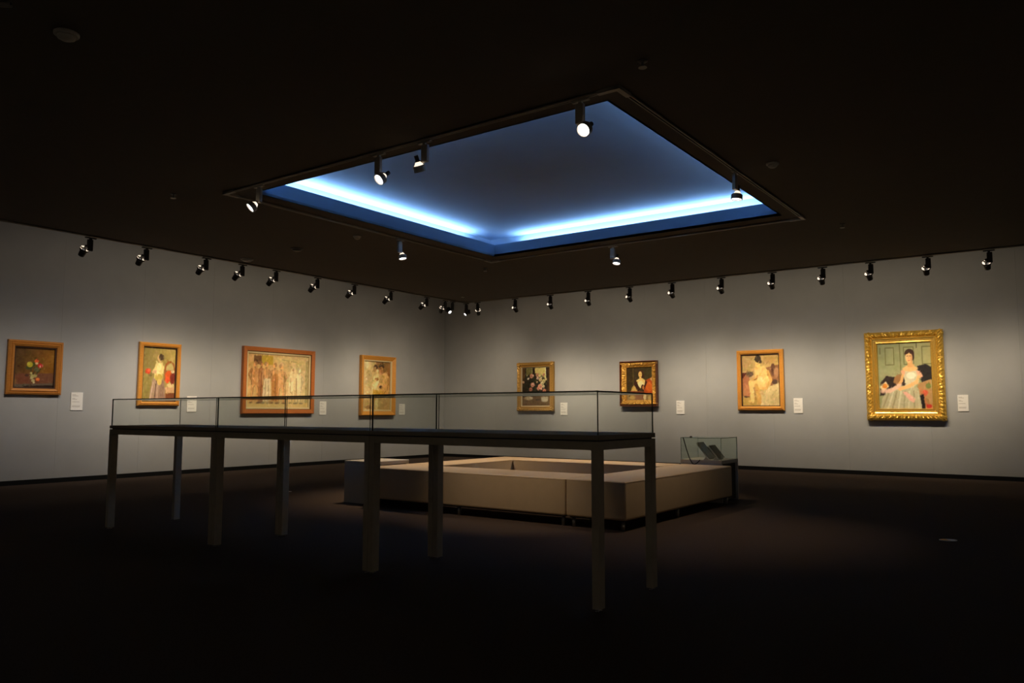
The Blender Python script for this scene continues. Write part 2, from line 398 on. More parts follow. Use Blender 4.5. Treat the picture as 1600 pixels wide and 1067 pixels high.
# row in front of the right wall (track runs along y; local X points to -y)
GR = 'spotlights in front of the wall with the large gilt portrait'
for i, y in enumerate(KC*v for v in [10.06, 9.13, 8.19, 7.23, 6.31, 5.32, 4.37, 3.5, 2.73, 1.87, 1.02]):
    a = random.uniform(-.12, .12)
    spotlight(XC-.03, y, -math.pi/2, (1.0, a, -.92+random.uniform(-.08, .08)), True, 'small black track spotlight, %s from the corner cluster, row before the gilt portrait wall' % ORD[i], GR,
              WALL_SPOT_W*(.8 if i > 8 else 1), WARM, 150, blend=.3, lobe=22, side=-1, head_off=(.035, .06, -.235), grey=False)
# four at the corner of the two tracks
GC = 'spotlights at the corner of the wall tracks'
for x, y, rz, aim, pw_, lab in ((KC*13.41, YC-.03, 0, (.55, 1, -1.1), .8, 'corner track spotlight facing the frieze wall, ending the frieze wall track'), (KC*13.64, YC-.05, 0, (-.35, -1, -.8), 0, 'corner track spotlight turned back into the room from the frieze wall track'), (XC-.05, KC*11.44, -math.pi/2, (-.9, .25, -.8), 0, 'corner track spotlight turned back into the room from the gilt portrait wall track'), (XC-.03, KC*11.12, -math.pi/2, (1, .55, -1.1), .6, 'corner track spotlight facing the gilt portrait wall, ending that wall track')):
    spotlight(x, y, rz, aim, True, lab, GC, WALL_SPOT_W*pw_, WARM, 150, blend=.3, lobe=8, side=1 if rz == 0 else -1, head_off=(-.045 if rz == 0 else .035, .07, -.225), grey=False)
# spotlights on the square track round the recess
spotlight(TX0, KC*7.32, math.pi/2, (-.75, .35, -.75), False, 'lit track spotlight beside the pointed corner of the recess track, facing the open floor', None, SIDE_SPOT_W, NEUTRAL, 60, side=1, head_off=(.03, .05, -.25))
spotlight(TX0, KC*5.44, math.pi/2, (-.80, .20, -.70), False, 'lit grey track spotlight beside the one turned away, its lens tilted to the open floor', None, SIDE_SPOT_W, NEUTRAL, 60, side=-1, head_off=(.055, .02, -.27))
spotlight(TX0, KC*4.84, math.pi/2, (.50, .05, -.90), False, 'track spotlight turned away with warm light leaking from its back, hung on the recess track', None, BENCH_SPOT_W*.5, TUNGSTEN, 44, side=1, head_off=(.06, 0, -.25))
spotlight(TX0, KC*3.15, math.pi/2, (-.85, .05, -.62), False, 'brightest grey track spotlight, large round lens, near the top corner of the recess track', None, SIDE_SPOT_W, NEUTRAL, 60, side=-1, head_off=(.05, .02, -.27))
spotlight(KC*7.90, TY0, 0, (-.10, .12, -1), False, 'lit spotlight pointing straight down against the brightly glowing cove edge of the recess', None, BENCH_SPOT_W*.3, TUNGSTEN, 75, side=1, head_off=(.045, 0, -.265))
spotlight(KC*8.23, TY1, 0, (.02, -.20, -1), False, 'lit track spotlight pointing down on the track side facing the frieze painting wall', None, BENCH_SPOT_W, TUNGSTEN, 80, side=1, head_off=(.05, 0, -.255))
spotlight(TX1, KC*5.63, -math.pi/2, (-.25, 0, -1), False, 'lit track spotlight pointing down on the track side facing the gilt portrait wall', None, BENCH_SPOT_W, TUNGSTEN, 80, side=1, head_off=(.055, 0, -.255))
# walls behind the camera: unseen spots added to brighten the case fronts
GB = 'unseen fill spotlights added behind the visitor'
for k in range(4):
    spotlight(X0+1.4, -4+k*4.2, math.pi/2, (-1, 0, -1.2), True, 'added unseen fill spotlight on the wall behind the visitor', GB, BACK_FILL_W, WARM, 85, head_off=(-.045, .08, -.22), grey=False)
    spotlight(-2+k*4.2, Y0+1.4, math.pi, (0, -1, -1.2), True, 'added unseen fill spotlight on the wall behind the visitor', GB, BACK_FILL_W, WARM, 85, head_off=(-.045, .08, -.22), grey=False)

# ------------------------------------------------------------------ display cases
def pane(name, a, b, parent, edge=None):
    """glass slab whose narrow faces carry the cut-edge material"""
    bm = box(a, b)
    d = [abs(b[i]-a[i]) for i in range(3)]; thin = d.index(min(d))
    for f in bm.faces:
        f.normal_update()
        f.material_index = 0 if abs(f.normal[thin]) > .5 else 1
    return obj(name, bm, [M_GLASSG if edge else M_GLASS, edge or M_GEDGE], parent)
def glass_box(parent, x0, x1, y0, y1, z0, z1, t=.008, edge=None):
    pane('glass_pane', (x0, y0, z0), (x0+t, y1, z1-t), parent, edge); pane('glass_pane', (x1-t, y0, z0), (x1, y1, z1-t), parent, edge)
    pane('glass_pane', (x0+t, y0, z0), (x1-t, y0+t, z1-t), parent, edge); pane('glass_pane', (x0+t, y1-t, z0), (x1-t, y1, z1-t), parent, edge)
    pane('glass_top', (x0, y0, z1-t), (x1, y1, z1), parent, edge)
CX0, CX1 = 3.875, 4.61
CYS = [2.195, 4.011, 5.825, 7.525]
CLAB = ['grey display case with glass hood, end of the row nearest the seated figure painting',
        'middle of three grey display cases with glass hoods joined in a row',
        'grey display case with glass hood, end of the row towards the flower still life']
for i in range(3):
    y0, y1 = CYS[i]+.002, CYS[i+1]-.002
    c = empty('display_case', ((CX0+CX1)/2, (y0+y1)/2, 0)); tag(c, CLAB[i], 'display case', 'three joined display cases')
    hx, hy = (CX1-CX0)/2, (y1-y0)/2
    LW, LD = .046, .066
    for sx in (-1, 1):
        for sy in (-1, 1):
            xa, xb = sx*hx, sx*(hx-LD); ya, yb = sy*hy, sy*(hy-LW)
            lg = obj('leg', box((min(xa, xb), min(ya, yb), .018), (max(xa, xb), max(ya, yb), .937), .002, 1), M_CASE, c)
            for ox in (.25, .75):
                bm = bmesh.new(); add_lathe(bm, [(.004, .018), (.004, .008), (.012, .006), (.012, 0)], 10)
                ft = obj('leveling_foot', bm, M_CHROME, lg); ft.location = (xa+(xb-xa)*ox, (ya+yb)/2, 0)
    for sx in (-1, 1):
        xa, xb = sx*hx, sx*(hx-.03)
        obj('apron_rail', box((min(xa, xb), -hy+LW, .889), (max(xa, xb), hy-LW, .937), .001, 1), M_CASE, c)
    for sy in (-1, 1):
        ya, yb = sy*hy, sy*(hy-.03)
        obj('apron_rail', box((-hx+LD, min(ya, yb), .889), (hx-LD, max(ya, yb), .937), .001, 1), M_CASE, c)
    obj('shadow_gap', box((-hx+.018, -hy+.018, .937), (hx-.018, hy-.018, .944)), M_GAP, c)
    obj('table_top', box((-hx, -hy, .944), (hx, hy, .973), .002, 1), M_PLATE, c)
    glass_box(c, -hx+.012, hx-.012, -hy+.008, hy-.008, .973, 1.224)

# ------------------------------------------------------------------ leather bench ring
ZB, ZU = .46, .10
BX0, BX1, BY0, BY1, BW = 6.59, 9.35, 3.45, 6.87, .655
BW2 = .52
def bench(name, x0, x1, y0, y1, label, feet):
    b = empty(name, ((x0+x1)/2, (y0+y1)/2, 0)); tag(b, label, 'bench', 'bench blocks forming a square')
    hx, hy = (x1-x0)/2-.003, (y1-y0)/2-.003
    obj('upholstery', box((-hx, -hy, ZU), (hx, hy, ZB), .022, 3), M_LEATHER, b, True)
    obj('base_board', box((-hx+.03, -hy+.03, ZU-.012), (hx-.03, hy-.03, ZU)), M_BENCHBASE, b)
    # welt seam round the top edge
    s = bmesh.new(); z = ZB-.012; e = .004
    pts = [(-hx+.012, -hy-e+.006, z), (hx-.012, -hy-e+.006, z), (hx+e-.006, -hy+.012, z), (hx+e-.006, hy-.012, z), (hx-.012, hy+e-.006, z), (-hx+.012, hy+e-.006, z), (-hx-e+.006, hy-.012, z), (-hx-e+.006, -hy+.012, z), (-hx+.012, -hy-e+.006, z)]
    add_tube(s, pts, .004, 6); obj('welt', s, M_LEATHER, b, True)
    for fx, fy in feet:
        l = bmesh.new(); add_lathe(l, [(.020, ZU-.012), (.017, 0)], 12)
        o = obj('leg', l, M_BENCHLEG, b, True); o.location = (fx-b.location.x, fy-b.location.y, 0)
def feet4(x0, x1, y0, y1, mid=None):
    i = .06
    f = [(x0+i, y0+i), (x1-i, y0+i), (x1-i, y1-i), (x0+i, y1-i)]
    if mid == 'x': f += [((x0+x1)/2-.1, y0+i), ((x0+x1)/2-.1, y1-i)]
    if mid == 'y': f += [(x0+i, (y0+y1)/2), (x1-i, (y0+y1)/2)]
    return f
bench('leather_bench', BX0, BX1, BY0, BY0+BW, 'long beige leather bench block, one end at the corner seam, reaching to the glass-topped table', feet4(BX0, BX1, BY0, BY0+BW, 'x'))
bench('leather_bench', BX0, BX0+BW, BY0+BW, BY1, 'long beige leather bench block behind the display cases, reaching to the bare side table', feet4(BX0, BX0+BW, BY0+BW, BY1, 'y'))
bench('leather_bench', BX1-BW2, BX1, BY0+BW, BY1-BW2, 'beige leather bench block of the ring lying on the side of the gilt portrait wall', feet4(BX1-BW2, BX1, BY0+BW, BY1-BW2))
bench('leather_bench', BX0+BW, BX1, BY1-BW2, BY1, 'beige leather bench block of the ring lying on the side of the frieze painting wall', feet4(BX0+BW, BX1, BY1-BW2, BY1))

# side tables
def side_table(x0, x1, y0, y1, h, label):
    t = empty('side_table', ((x0+x1)/2, (y0+y1)/2, 0)); tag(t, label, 'table')
    hx, hy = (x1-x0)/2, (y1-y0)/2
    obj('table_top', box((-hx, -hy, h-.045), (hx, hy, h), .003, 1), M_TABLE, t)
    obj('end_panel', box((-hx, -hy, 0), (-hx+.03, hy, h-.045), .002, 1), M_TABLE, t)
    obj('end_panel', box((hx-.03, -hy, 0), (hx, hy, h-.045), .002, 1), M_TABLE, t)
    obj('inner_box', box((-hx+.03, -hy+.03, .02), (hx-.03, hy-.03, h-.045)), M_TABLEIN, t)
    return t
side_table(6.75, 7.35, 6.89, 7.41, .508, 'bare pale side table with a clear top, set against the bench ring')
TH = .515
side_table(9.39, 9.96, 3.595, 4.135, TH, 'pale side table carrying a small glass hood, set at the bench end')
gh = empty('glass_hood', (9.675, 3.865, TH)); tag(gh, 'small greenish glass hood over books on the side table', 'glass case')
glass_box(gh, -.28, .28, -.265, .265, 0, .275, .008, M_GEDGEG)
def book(y, tilt, m, label, th, ln, x=0):
    b = empty('book', (9.64+x, y, TH)); tag(b, label, 'book')
    # leaning on a wedge stand: spine edge on the table
    Mx = Matrix.Rotation(R(tilt), 4, 'X')
    for nm, a, c, mm in (('cover', (-.10, 0, 0), (.10, ln, .006), m), ('page_block', (-.096, .004, .006), (.096, ln-.004, th-.006), M_PAPER), ('cover', (-.10, 0, th-.006), (.10, ln, th), m)):
        bm = box(a, c, .001, 1); bmesh.ops.transform(bm, matrix=Mx, verts=bm.verts[:]); obj(nm, bm, mm, b)
    return b
book(3.83, 52, M_BOOKG, 'grey catalogue leaning under the small glass hood, nearer the cable', .022, .25)
book(3.71, 50, M_BOOKD, 'dark catalogue leaning under the small glass hood on the side table', .035, .20)
for y, lab in ((3.82, 'pale wedge book rest under the grey catalogue'), (3.695, 'pale wedge book rest under the dark catalogue')):
    bm = bmesh.new(); v = [bm.verts.new(p) for p in ((-.11, -.055, 0), (-.11, .02, 0), (-.11, -.012, .04), (-.08, -.055, 0), (-.08, .02, 0), (-.08, -.012, .04))]
    for f in ((0, 1, 2), (3, 5, 4), (0, 3, 4, 1), (1, 4, 5, 2), (2, 5, 3, 0)): bm.faces.new([v[k] for k in f])
    o = obj('book_rest', bm, M_TABLE); o.location = (9.53, y, TH); tag(o, lab, 'book rest')
cab = bmesh.new()
pts = []
for k in range(25):
    s = k/24
    y = 4.09-.22*s; z = TH+.275-.335*math.sin(min(1, s*1.5)*math.pi*.5)+.06*(max(0, s-.55)/.45)**2
    pts.append((9.382, y, z))
add_tube(cab, pts, .006, 6)
tag(obj('tether_cable', cab, M_CABLE, None, True), 'thin black cable looping down over the small glass hood', 'cable')
kn = bmesh.new(); add_lathe(kn, [(.016, 0), (.016, .006), (.010, .016), (0, .018)], 12)
tag(obj('glass_stop', kn, M_CABLE, None, True, (9.42, 4.0, TH+.275)), 'tiny black knob on top of the small glass hood', 'knob')

# ------------------------------------------------------------------ paintings
class Pic:
    def __init__(s, w, h, bg):
        s.w, s.h = w, h; s.a = np.zeros((h, w, 3)); s.a[:] = bg
        s.V, s.U = np.mgrid[0:h, 0:w].astype(float); s.U = (s.U+.5)/w; s.V = (s.V+.5)/h; s.px = 1.2/w
        s.rng = np.random.default_rng(int(w*31+h*7+bg[0]))
    def mix(s, m, c): s.a = s.a*(1-m[..., None])+np.array(c, float)*m[..., None]
    def grad(s, c0, c1, ang=0):
        t = np.clip(s.U*math.cos(ang)+s.V*math.sin(ang), 0, 1)[..., None]; s.a = np.array(c0, float)*(1-t)+np.array(c1, float)*t
    def ell(s, x, y, rx, ry, c, rot=0, op=1, soft=1):
        ca, sa = math.cos(rot), math.sin(rot); du, dv = s.U-x, s.V-y
        d = np.sqrt(((du*ca+dv*sa)/rx)**2+((-du*sa+dv*ca)/ry)**2); m = np.clip((1-d)*min(rx, ry)/(s.px*soft)+.5, 0, 1)*op
        s.mix(m, c)
    def poly(s, pts, c, op=1, soft=0):
        n = len(pts); ins = np.zeros_like(s.U, bool)
        for i in range(n):
            (x1, y1), (x2, y2) = pts[i], pts[(i+1) % n]
            if y1 == y2: continue
            cr = ((y1 > s.V) != (y2 > s.V)) & (s.U < (x2-x1)*(s.V-y1)/(y2-y1)+x1); ins ^= cr
        m = ins.astype(float)
        for _ in range(1+soft): 
            m = (m+np.roll(m, 1, 0)+np.roll(m, -1, 0)+np.roll(m, 1, 1)+np.roll(m, -1, 1))/5
        s.mix(m*op, c)
    def line(s, pts, wd, c, op=1):
        m = np.zeros_like(s.U)
        for (x1, y1), (x2, y2) in zip(pts, pts[1:]):
            dx, dy = x2-x1, y2-y1; L2 = dx*dx+dy*dy+1e-9; t = np.clip(((s.U-x1)*dx+(s.V-y1)*dy)/L2, 0, 1)
            d = np.hypot(s.U-x1-t*dx, s.V-y1-t*dy); m = np.maximum(m, np.clip((wd/2-d)/s.px+.5, 0, 1))
        s.mix(m*op, c)
    def blotch(s, amt=10, cell=9):
        g = s.rng.normal(0, 1, (s.h//cell+2, s.w//cell+2, 3)); g[..., 1:] = g[..., :1]*.8+g[..., 1:]*.3
        iy = np.linspace(0, g.shape[0]-1.01, s.h); ix = np.linspace(0, g.shape[1]-1.01, s.w)
        y0 = iy.astype(int); x0 = ix.astype(int); fy = (iy-y0)[:, None, None]; fx = (ix-x0)[None, :, None]
        G = (g[y0][:, x0]*(1-fy)*(1-fx)+g[y0+1][:, x0]*fy*(1-fx)+g[y0][:, x0+1]*(1-fy)*fx+g[y0+1][:, x0+1]*fy*fx)
        s.a = s.a+G*amt
    def dabs(s, n, r, jit, lo=0.0, ang=None):
        # short brush strokes that pick up the colour under them
        for _ in range(n):
            x, y = s.rng.uniform(0, 1), s.rng.uniform(lo, 1); c = s.a[min(s.h-1, int(y*s.h)), min(s.w-1, int(x*s.w))]+s.rng.normal(0, jit)+s.rng.normal(0, jit*.3, 3)
            s.ell(x, y, r*s.rng.uniform(.6, 1.5), r*s.rng.uniform(.3, .6), c, s.rng.uniform(0, 3.14) if ang is None else ang+s.rng.normal(0, .3), .75)
    def lin(s, gain):
        c = np.clip(s.a, 0, 255)/255; c = np.where(c <= .04045, c/12.92, ((c+.055)/1.055)**2.4)
        return np.clip(c*np.array(gain), 0, .95)

def pic_flowers():
    p = Pic(96, 92, (118, 76, 14)); p.grad((80, 54, 22), (138, 86, 12), .15); p.blotch(7, 12)
    p.poly([(0, .66), (1, .62), (1, 1), (0, 1)], (110, 66, 40)); p.ell(.2, .78, .16, .12, (112, 58, 34), op=.7, soft=6)
    p.poly([(0, .93), (1, .88), (1, 1), (0, 1)], (96, 80, 62)); p.poly([(.25, .965), (1, .93), (1, 1), (.25, 1)], (40, 22, 12))
    p.ell(.02, .86, .06, .07, (140, 100, 48), op=.7, soft=4)
    for a, b in (((.42, .52), (.40, .7)), ((.55, .48), (.46, .68)), ((.66, .52), (.5, .7)), ((.6, .6), (.5, .72))): p.line([a, b], .025, (60, 58, 22), .9)
    p.ell(.36, .50, .09, .05, (70, 70, 30)); p.ell(.55, .54, .07, .06, (96, 94, 58)); p.ell(.47, .42, .04, .06, (66, 74, 20))
    p.ell(.38, .42, .075, .07, (180, 160, 40)); p.ell(.35, .40, .04, .04, (200, 184, 62))
    p.ell(.545, .33, .055, .045, (222, 96, 40)); p.ell(.55, .385, .04, .03, (226, 176, 120)); p.ell(.56, .28, .012, .03, (150, 50, 24))
    p.ell(.635, .44, .055, .06, (196, 34, 24)); p.ell(.64, .465, .014, .03, (240, 190, 170)); p.ell(.70, .44, .02, .04, (190, 90, 70))
    for x, y, r, c in ((.42, .64, .03, (188, 172, 96)), (.46, .72, .05, (176, 158, 92)), (.53, .70, .045, (168, 150, 84)), (.44, .76, .035, (186, 170, 110)), (.48, .83, .045, (182, 160, 104)), (.5, .87, .03, (196, 176, 120)), (.4, .7, .02, (130, 120, 60))): p.ell(x, y, r, r, c)
    p.ell(.595, .79, .052, .05, (220, 98, 40)); p.ell(.6, .78, .022, .02, (240, 140, 70)); p.ell(.32, .70, .05, .03, (70, 40, 26)); p.dabs(150, .03, 9); p.blotch(4, 4)
    return p
def pic_lady_poppies():
    p = Pic(84, 120, (170, 142, 66)); p.grad((142, 122, 62), (198, 166, 84), -.5); p.blotch(8, 12)
    p.poly([(0, 0), (.3, 0), (.26, 1), (0, 1)], (138, 118, 58), .5, 3)
    p.ell(.83, .40, .17, .16, (150, 84, 34)); p.ell(.83, .40, .12, .12, (186, 164, 96)); p.poly([(.66, .42), (1, .42), (1, .62), (.66, .62)], (140, 84, 44), .9, 2)
    p.ell(.80, .52, .11, .10, (206, 84, 30)); p.ell(.92, .56, .08, .12, (120, 44, 30)); p.ell(.76, .60, .07, .06, (216, 78, 34)); p.ell(.92, .44, .06, .03, (216, 190, 140))
    p.poly([(.70, .74), (1, .72), (1, .84), (.72, .85)], (200, 152, 104)); p.ell(.86, .70, .11, .04, (214, 184, 124)); p.poly([(.72, .85), (1, .84), (1, 1), (.68, 1)], (120, 66, 36))
    p.poly([(.33, .56), (.62, .56), (.70, .76), (.72, 1.0), (.22, 1.0), (.27, .76)], (166, 132, 104)); p.poly([(.52, .62), (.66, .62), (.72, 1), (.5, 1)], (140, 106, 82), .8, 1)
    p.line([(.43, .62), (.38, 1)], .025, (84, 62, 46), .9); p.line([(.33, .66), (.25, .98)], .03, (200, 170, 140), .8); p.line([(.48, .66), (.45, 1)], .02, (196, 166, 136), .7)
    p.poly([(.40, .29), (.58, .27), (.66, .36), (.62, .50), (.58, .58), (.36, .58), (.36, .48), (.30, .44), (.36, .36)], (222, 196, 118)); p.ell(.50, .36, .07, .07, (238, 214, 140)); p.ell(.44, .46, .11, .035, (236, 210, 142), .3)
    p.ell(.50, .56, .12, .07, (192, 160, 72)); p.ell(.52, .64, .07, .06, (204, 170, 84)); p.ell(.38, .44, .05, .02, (214, 170, 120)); p.poly([(.28, .44), (.40, .43), (.40, .48), (.28, .48)], (206, 160, 110))
    p.ell(.52, .245, .04, .04, (206, 170, 110)); p.ell(.50, .19, .065, .06, (206, 164, 104)); p.ell(.545, .175, .065, .062, (76, 56, 34)); p.ell(.60, .18, .04, .05, (84, 62, 36))
    p.ell(.17, .445, .085, .05, (206, 70, 36)); p.ell(.19, .43, .04, .025, (230, 96, 54)); p.ell(.24, .52, .06, .02, (120, 100, 52)); p.dabs(260, .03, 9, 0, 1.4); p.blotch(5, 4)
    return p
def pic_frieze():
    p = Pic(132, 100, (200, 160, 96)); p.grad((196, 150, 86), (206, 176, 118), .1); p.blotch(8, 9)
    p.poly([(.10, .04), (.22, .04), (.22, .2), (.10, .2)], (112, 76, 40)); p.poly([(.22, .03), (.40, .03), (.40, .2), (.22, .2)], (176, 140, 44)); p.poly([(.40, .05), (.93, .08), (.93, .16), (.40, .13)], (206, 178, 110), .6, 1)
    p.line([(.55, .09), (.82, .13)], .012, (150, 124, 74), .7); p.poly([(.95, .08), (1, .08), (1, 1), (.95, 1)], (168, 146, 94)); p.poly([(0, .93), (1, .91), (1, 1), (0, 1)], (206, 172, 106))
    fig = [(.12, .20, .10, (188, 130, 74), (192, 138, 80), -1), (.215, .19, .05, (164, 108, 60), (150, 96, 54), 1), (.295, .20, .08, (192, 138, 82), (214, 190, 144), 1), (.43, .21, .08, (196, 142, 84), (182, 124, 68), -1),
           (.535, .23, .10, (206, 152, 94), (200, 144, 86), 1), (.735, .27, .08, (218, 186, 128), (206, 170, 108), -1), (.835, .28, .08, (226, 198, 142), (216, 186, 126), 1)]
    for x, y, wd, tc_, lc, sd in fig:
        rb = lc[0] > 200 or x == .43
        dk = tuple(c*.58 for c in tc_); md = tuple(c*.8 for c in tc_); lt = tuple(min(255, c*1.14) for c in tc_); dl = tuple(c*.62 for c in lc)
        if rb:
            p.poly([(x-wd*.5, y+.34), (x+wd*.5, y+.34), (x+wd*.66, .88), (x+wd*.2, .90), (x-wd*.1, .88), (x-wd*.6, .90)], lc)
            for q in (-.35, -.12, .1, .32): p.line([(x+wd*q, y+.40), (x+wd*q*1.4, .88)], .009, dl if q in (-.12, .32) else tuple(min(255, c*1.14) for c in lc), .75)
            p.line([(x-wd*.5, y+.34), (x+wd*.5, y+.42)], .014, dl, .6)
        else:
            for q in (-1, 1):
                p.line([(x+q*wd*.24, y+.36), (x+q*wd*.40, .66)], .044, lc); p.line([(x+q*wd*.40, .64), (x+q*wd*.48, .90)], .030, lc)
                p.line([(x+q*wd*.20, y+.38), (x+q*wd*.36, .66), (x+q*wd*.46, .88)], .010, tuple(min(255, c*1.18) for c in lc), .8); p.line([(x+q*wd*.24+.02, y+.40), (x+q*wd*.40+.018, .66), (x+q*wd*.48+.012, .88)], .008, dl, .8)
        p.ell(x-wd*.5, .915, .03, .014, dl); p.ell(x+wd*.55, .92, .034, .014, dl)
        p.poly([(x-wd*.62, y+.09), (x-wd*.2, y+.06), (x+wd*.25, y+.06), (x+wd*.62, y+.10), (x+wd*.38, y+.26), (x+wd*.50, y+.38), (x-wd*.50, y+.38), (x-wd*.36, y+.25)], tc_)
        p.ell(x-wd*.22, y+.15, wd*.24, .05, lt, op=.6); p.line([(x, y+.08), (x+.004, y+.36)], .007, md, .6); p.ell(x+wd*.2, y+.16, wd*.22, .035, md, op=.4); p.ell(x, y+.29, wd*.2, .05, lt, op=.4); p.line([(x+wd*.56*sd, y+.12), (x+wd*.50*sd, y+.38)], .014, dk, .8)
        p.line([(x+wd*.55*sd, y+.10), (x+wd*.95*sd, y+.20), (x+wd*.55*sd, y+.29)], .030, md); p.line([(x+wd*.56*sd, y+.11), (x+wd*.93*sd, y+.20)], .010, lt, .6)
        p.line([(x-wd*.58*sd, y+.10), (x-wd*.74*sd, y+.24), (x-wd*.6*sd, y+.38)], .026, tuple(c*.92 for c in tc_))
        p.ell(x, y+.055, .014, .03, md); p.ell(x+.004*sd, y, .026, .044, lt); p.ell(x-.010*sd, y-.014, .028, .038, md, op=.9); p.ell(x+.012*sd, y+.008, .014, .026, lt)
    p.poly([(.26, .46), (.36, .46), (.385, .86), (.24, .86)], (204, 178, 132)); p.line([(.29, .5), (.28, .85)], .01, (150, 120, 80)); p.line([(.33, .5), (.345, .85)], .01, (150, 120, 80))
    p.poly([(.39, .40), (.48, .36), (.49, .84), (.385, .84)], (176, 118, 60)); p.line([(.44, .44), (.45, .82)], .014, (124, 78, 38))
    p.poly([(.69, .3), (.73, .2), (.78, .22), (.80, .40), (.76, .78), (.66, .80), (.655, .5)], (222, 192, 136), .75, 1); p.ell(.735, .28, .018, .03, (178, 132, 84)); p.ell(.71, .60, .035, .10, (232, 208, 154), op=.8); p.line([(.70, .46), (.69, .70), (.73, .74)], .012, (166, 126, 76), .8)
    p.poly([(.80, .38), (.88, .40), (.87, .78), (.81, .78)], (228, 204, 150), .7, 1); p.line([(.79, .44), (.80, .80)], .016, (150, 110, 64), .8)
    p.line([(.22, .4), (.22, .9)], .014, (112, 66, 40), .8); p.line([(.60, .4), (.62, .88)], .012, (130, 90, 48), .7); p.dabs(420, .022, 12, 0, 1.5); p.blotch(6, 3)
    return p
def pic_couple():
    p = Pic(84, 116, (206, 174, 110)); p.grad((214, 188, 128), (176, 132, 70), .35); p.blotch(10, 9)
    p.poly([(.45, 0), (1, 0), (1, .34), (.62, .22), (.48, .12)], (132, 94, 48), .9, 2); p.poly([(.85, .1), (1, .1), (1, .6), (.9, .5)], (150, 98, 48), .8, 2)
    p.ell(.18, .32, .12, .12, (180, 150, 96), op=.6, soft=5); p.ell(.12, .08, .05, .08, (232, 214, 160), op=.7)
    p.ell(.44, .12, .085, .055, (84, 60, 36)); p.ell(.40, .16, .06, .06, (176, 136, 82)); p.ell(.50, .20, .05, .05, (222, 180, 112))
    p.poly([(.38, .28), (.55, .24), (.60, .34), (.56, .46), (.58, .62), (.60, .74), (.30, .76), (.24, .62), (.32, .46)], (234, 202, 134)); p.ell(.50, .36, .08, .03, (168, 116, 62)); p.ell(.53, .44, .05, .05, (240, 212, 150))
    p.ell(.66, .10, .10, .045, (64, 46, 30)); p.ell(.66, .17, .07, .075, (170, 116, 62)); p.ell(.64, .15, .02, .03, (96, 62, 34))
    p.poly([(.70, .24), (.86, .20), (.96, .32), (.97, .60), (.86, .74), (.62, .72), (.60, .58), (.70, .48)], (204, 152, 82)); p.line([(.80, .26), (.74, .46), (.58, .48)], .07, (216, 168, 96)); p.line([(.93, .34), (.90, .58)], .03, (160, 108, 54), .8); p.ell(.64, .52, .055, .025, (74, 46, 34))
    p.poly([(.34, .58), (.70, .60), (.88, .66), (.84, .74), (.5, .78), (.34, .78)], (196, 148, 56)); p.poly([(.02, .52), (.26, .48), (.36, .70), (.34, .98), (.02, .98)], (214, 180, 118), .85, 2); p.ell(.22, .70, .05, .03, (186, 128, 72))
    p.poly([(.5, .70), (.98, .68), (.98, .76), (.5, .76)], (228, 206, 158), .8, 1); p.poly([(.0, .78), (1, .76), (1, 1), (0, 1)], (190, 152, 92), .75, 1)
    p.ell(.52, .88, .11, .12, (214, 186, 122)); p.ell(.62, .87, .07, .11, (172, 140, 78), op=.8); p.ell(.20, .95, .14, .03, (146, 108, 60)); p.line([(.42, .78), (.42, .98)], .02, (140, 104, 58), .7); p.dabs(380, .035, 14); p.blotch(6, 4)
    return p
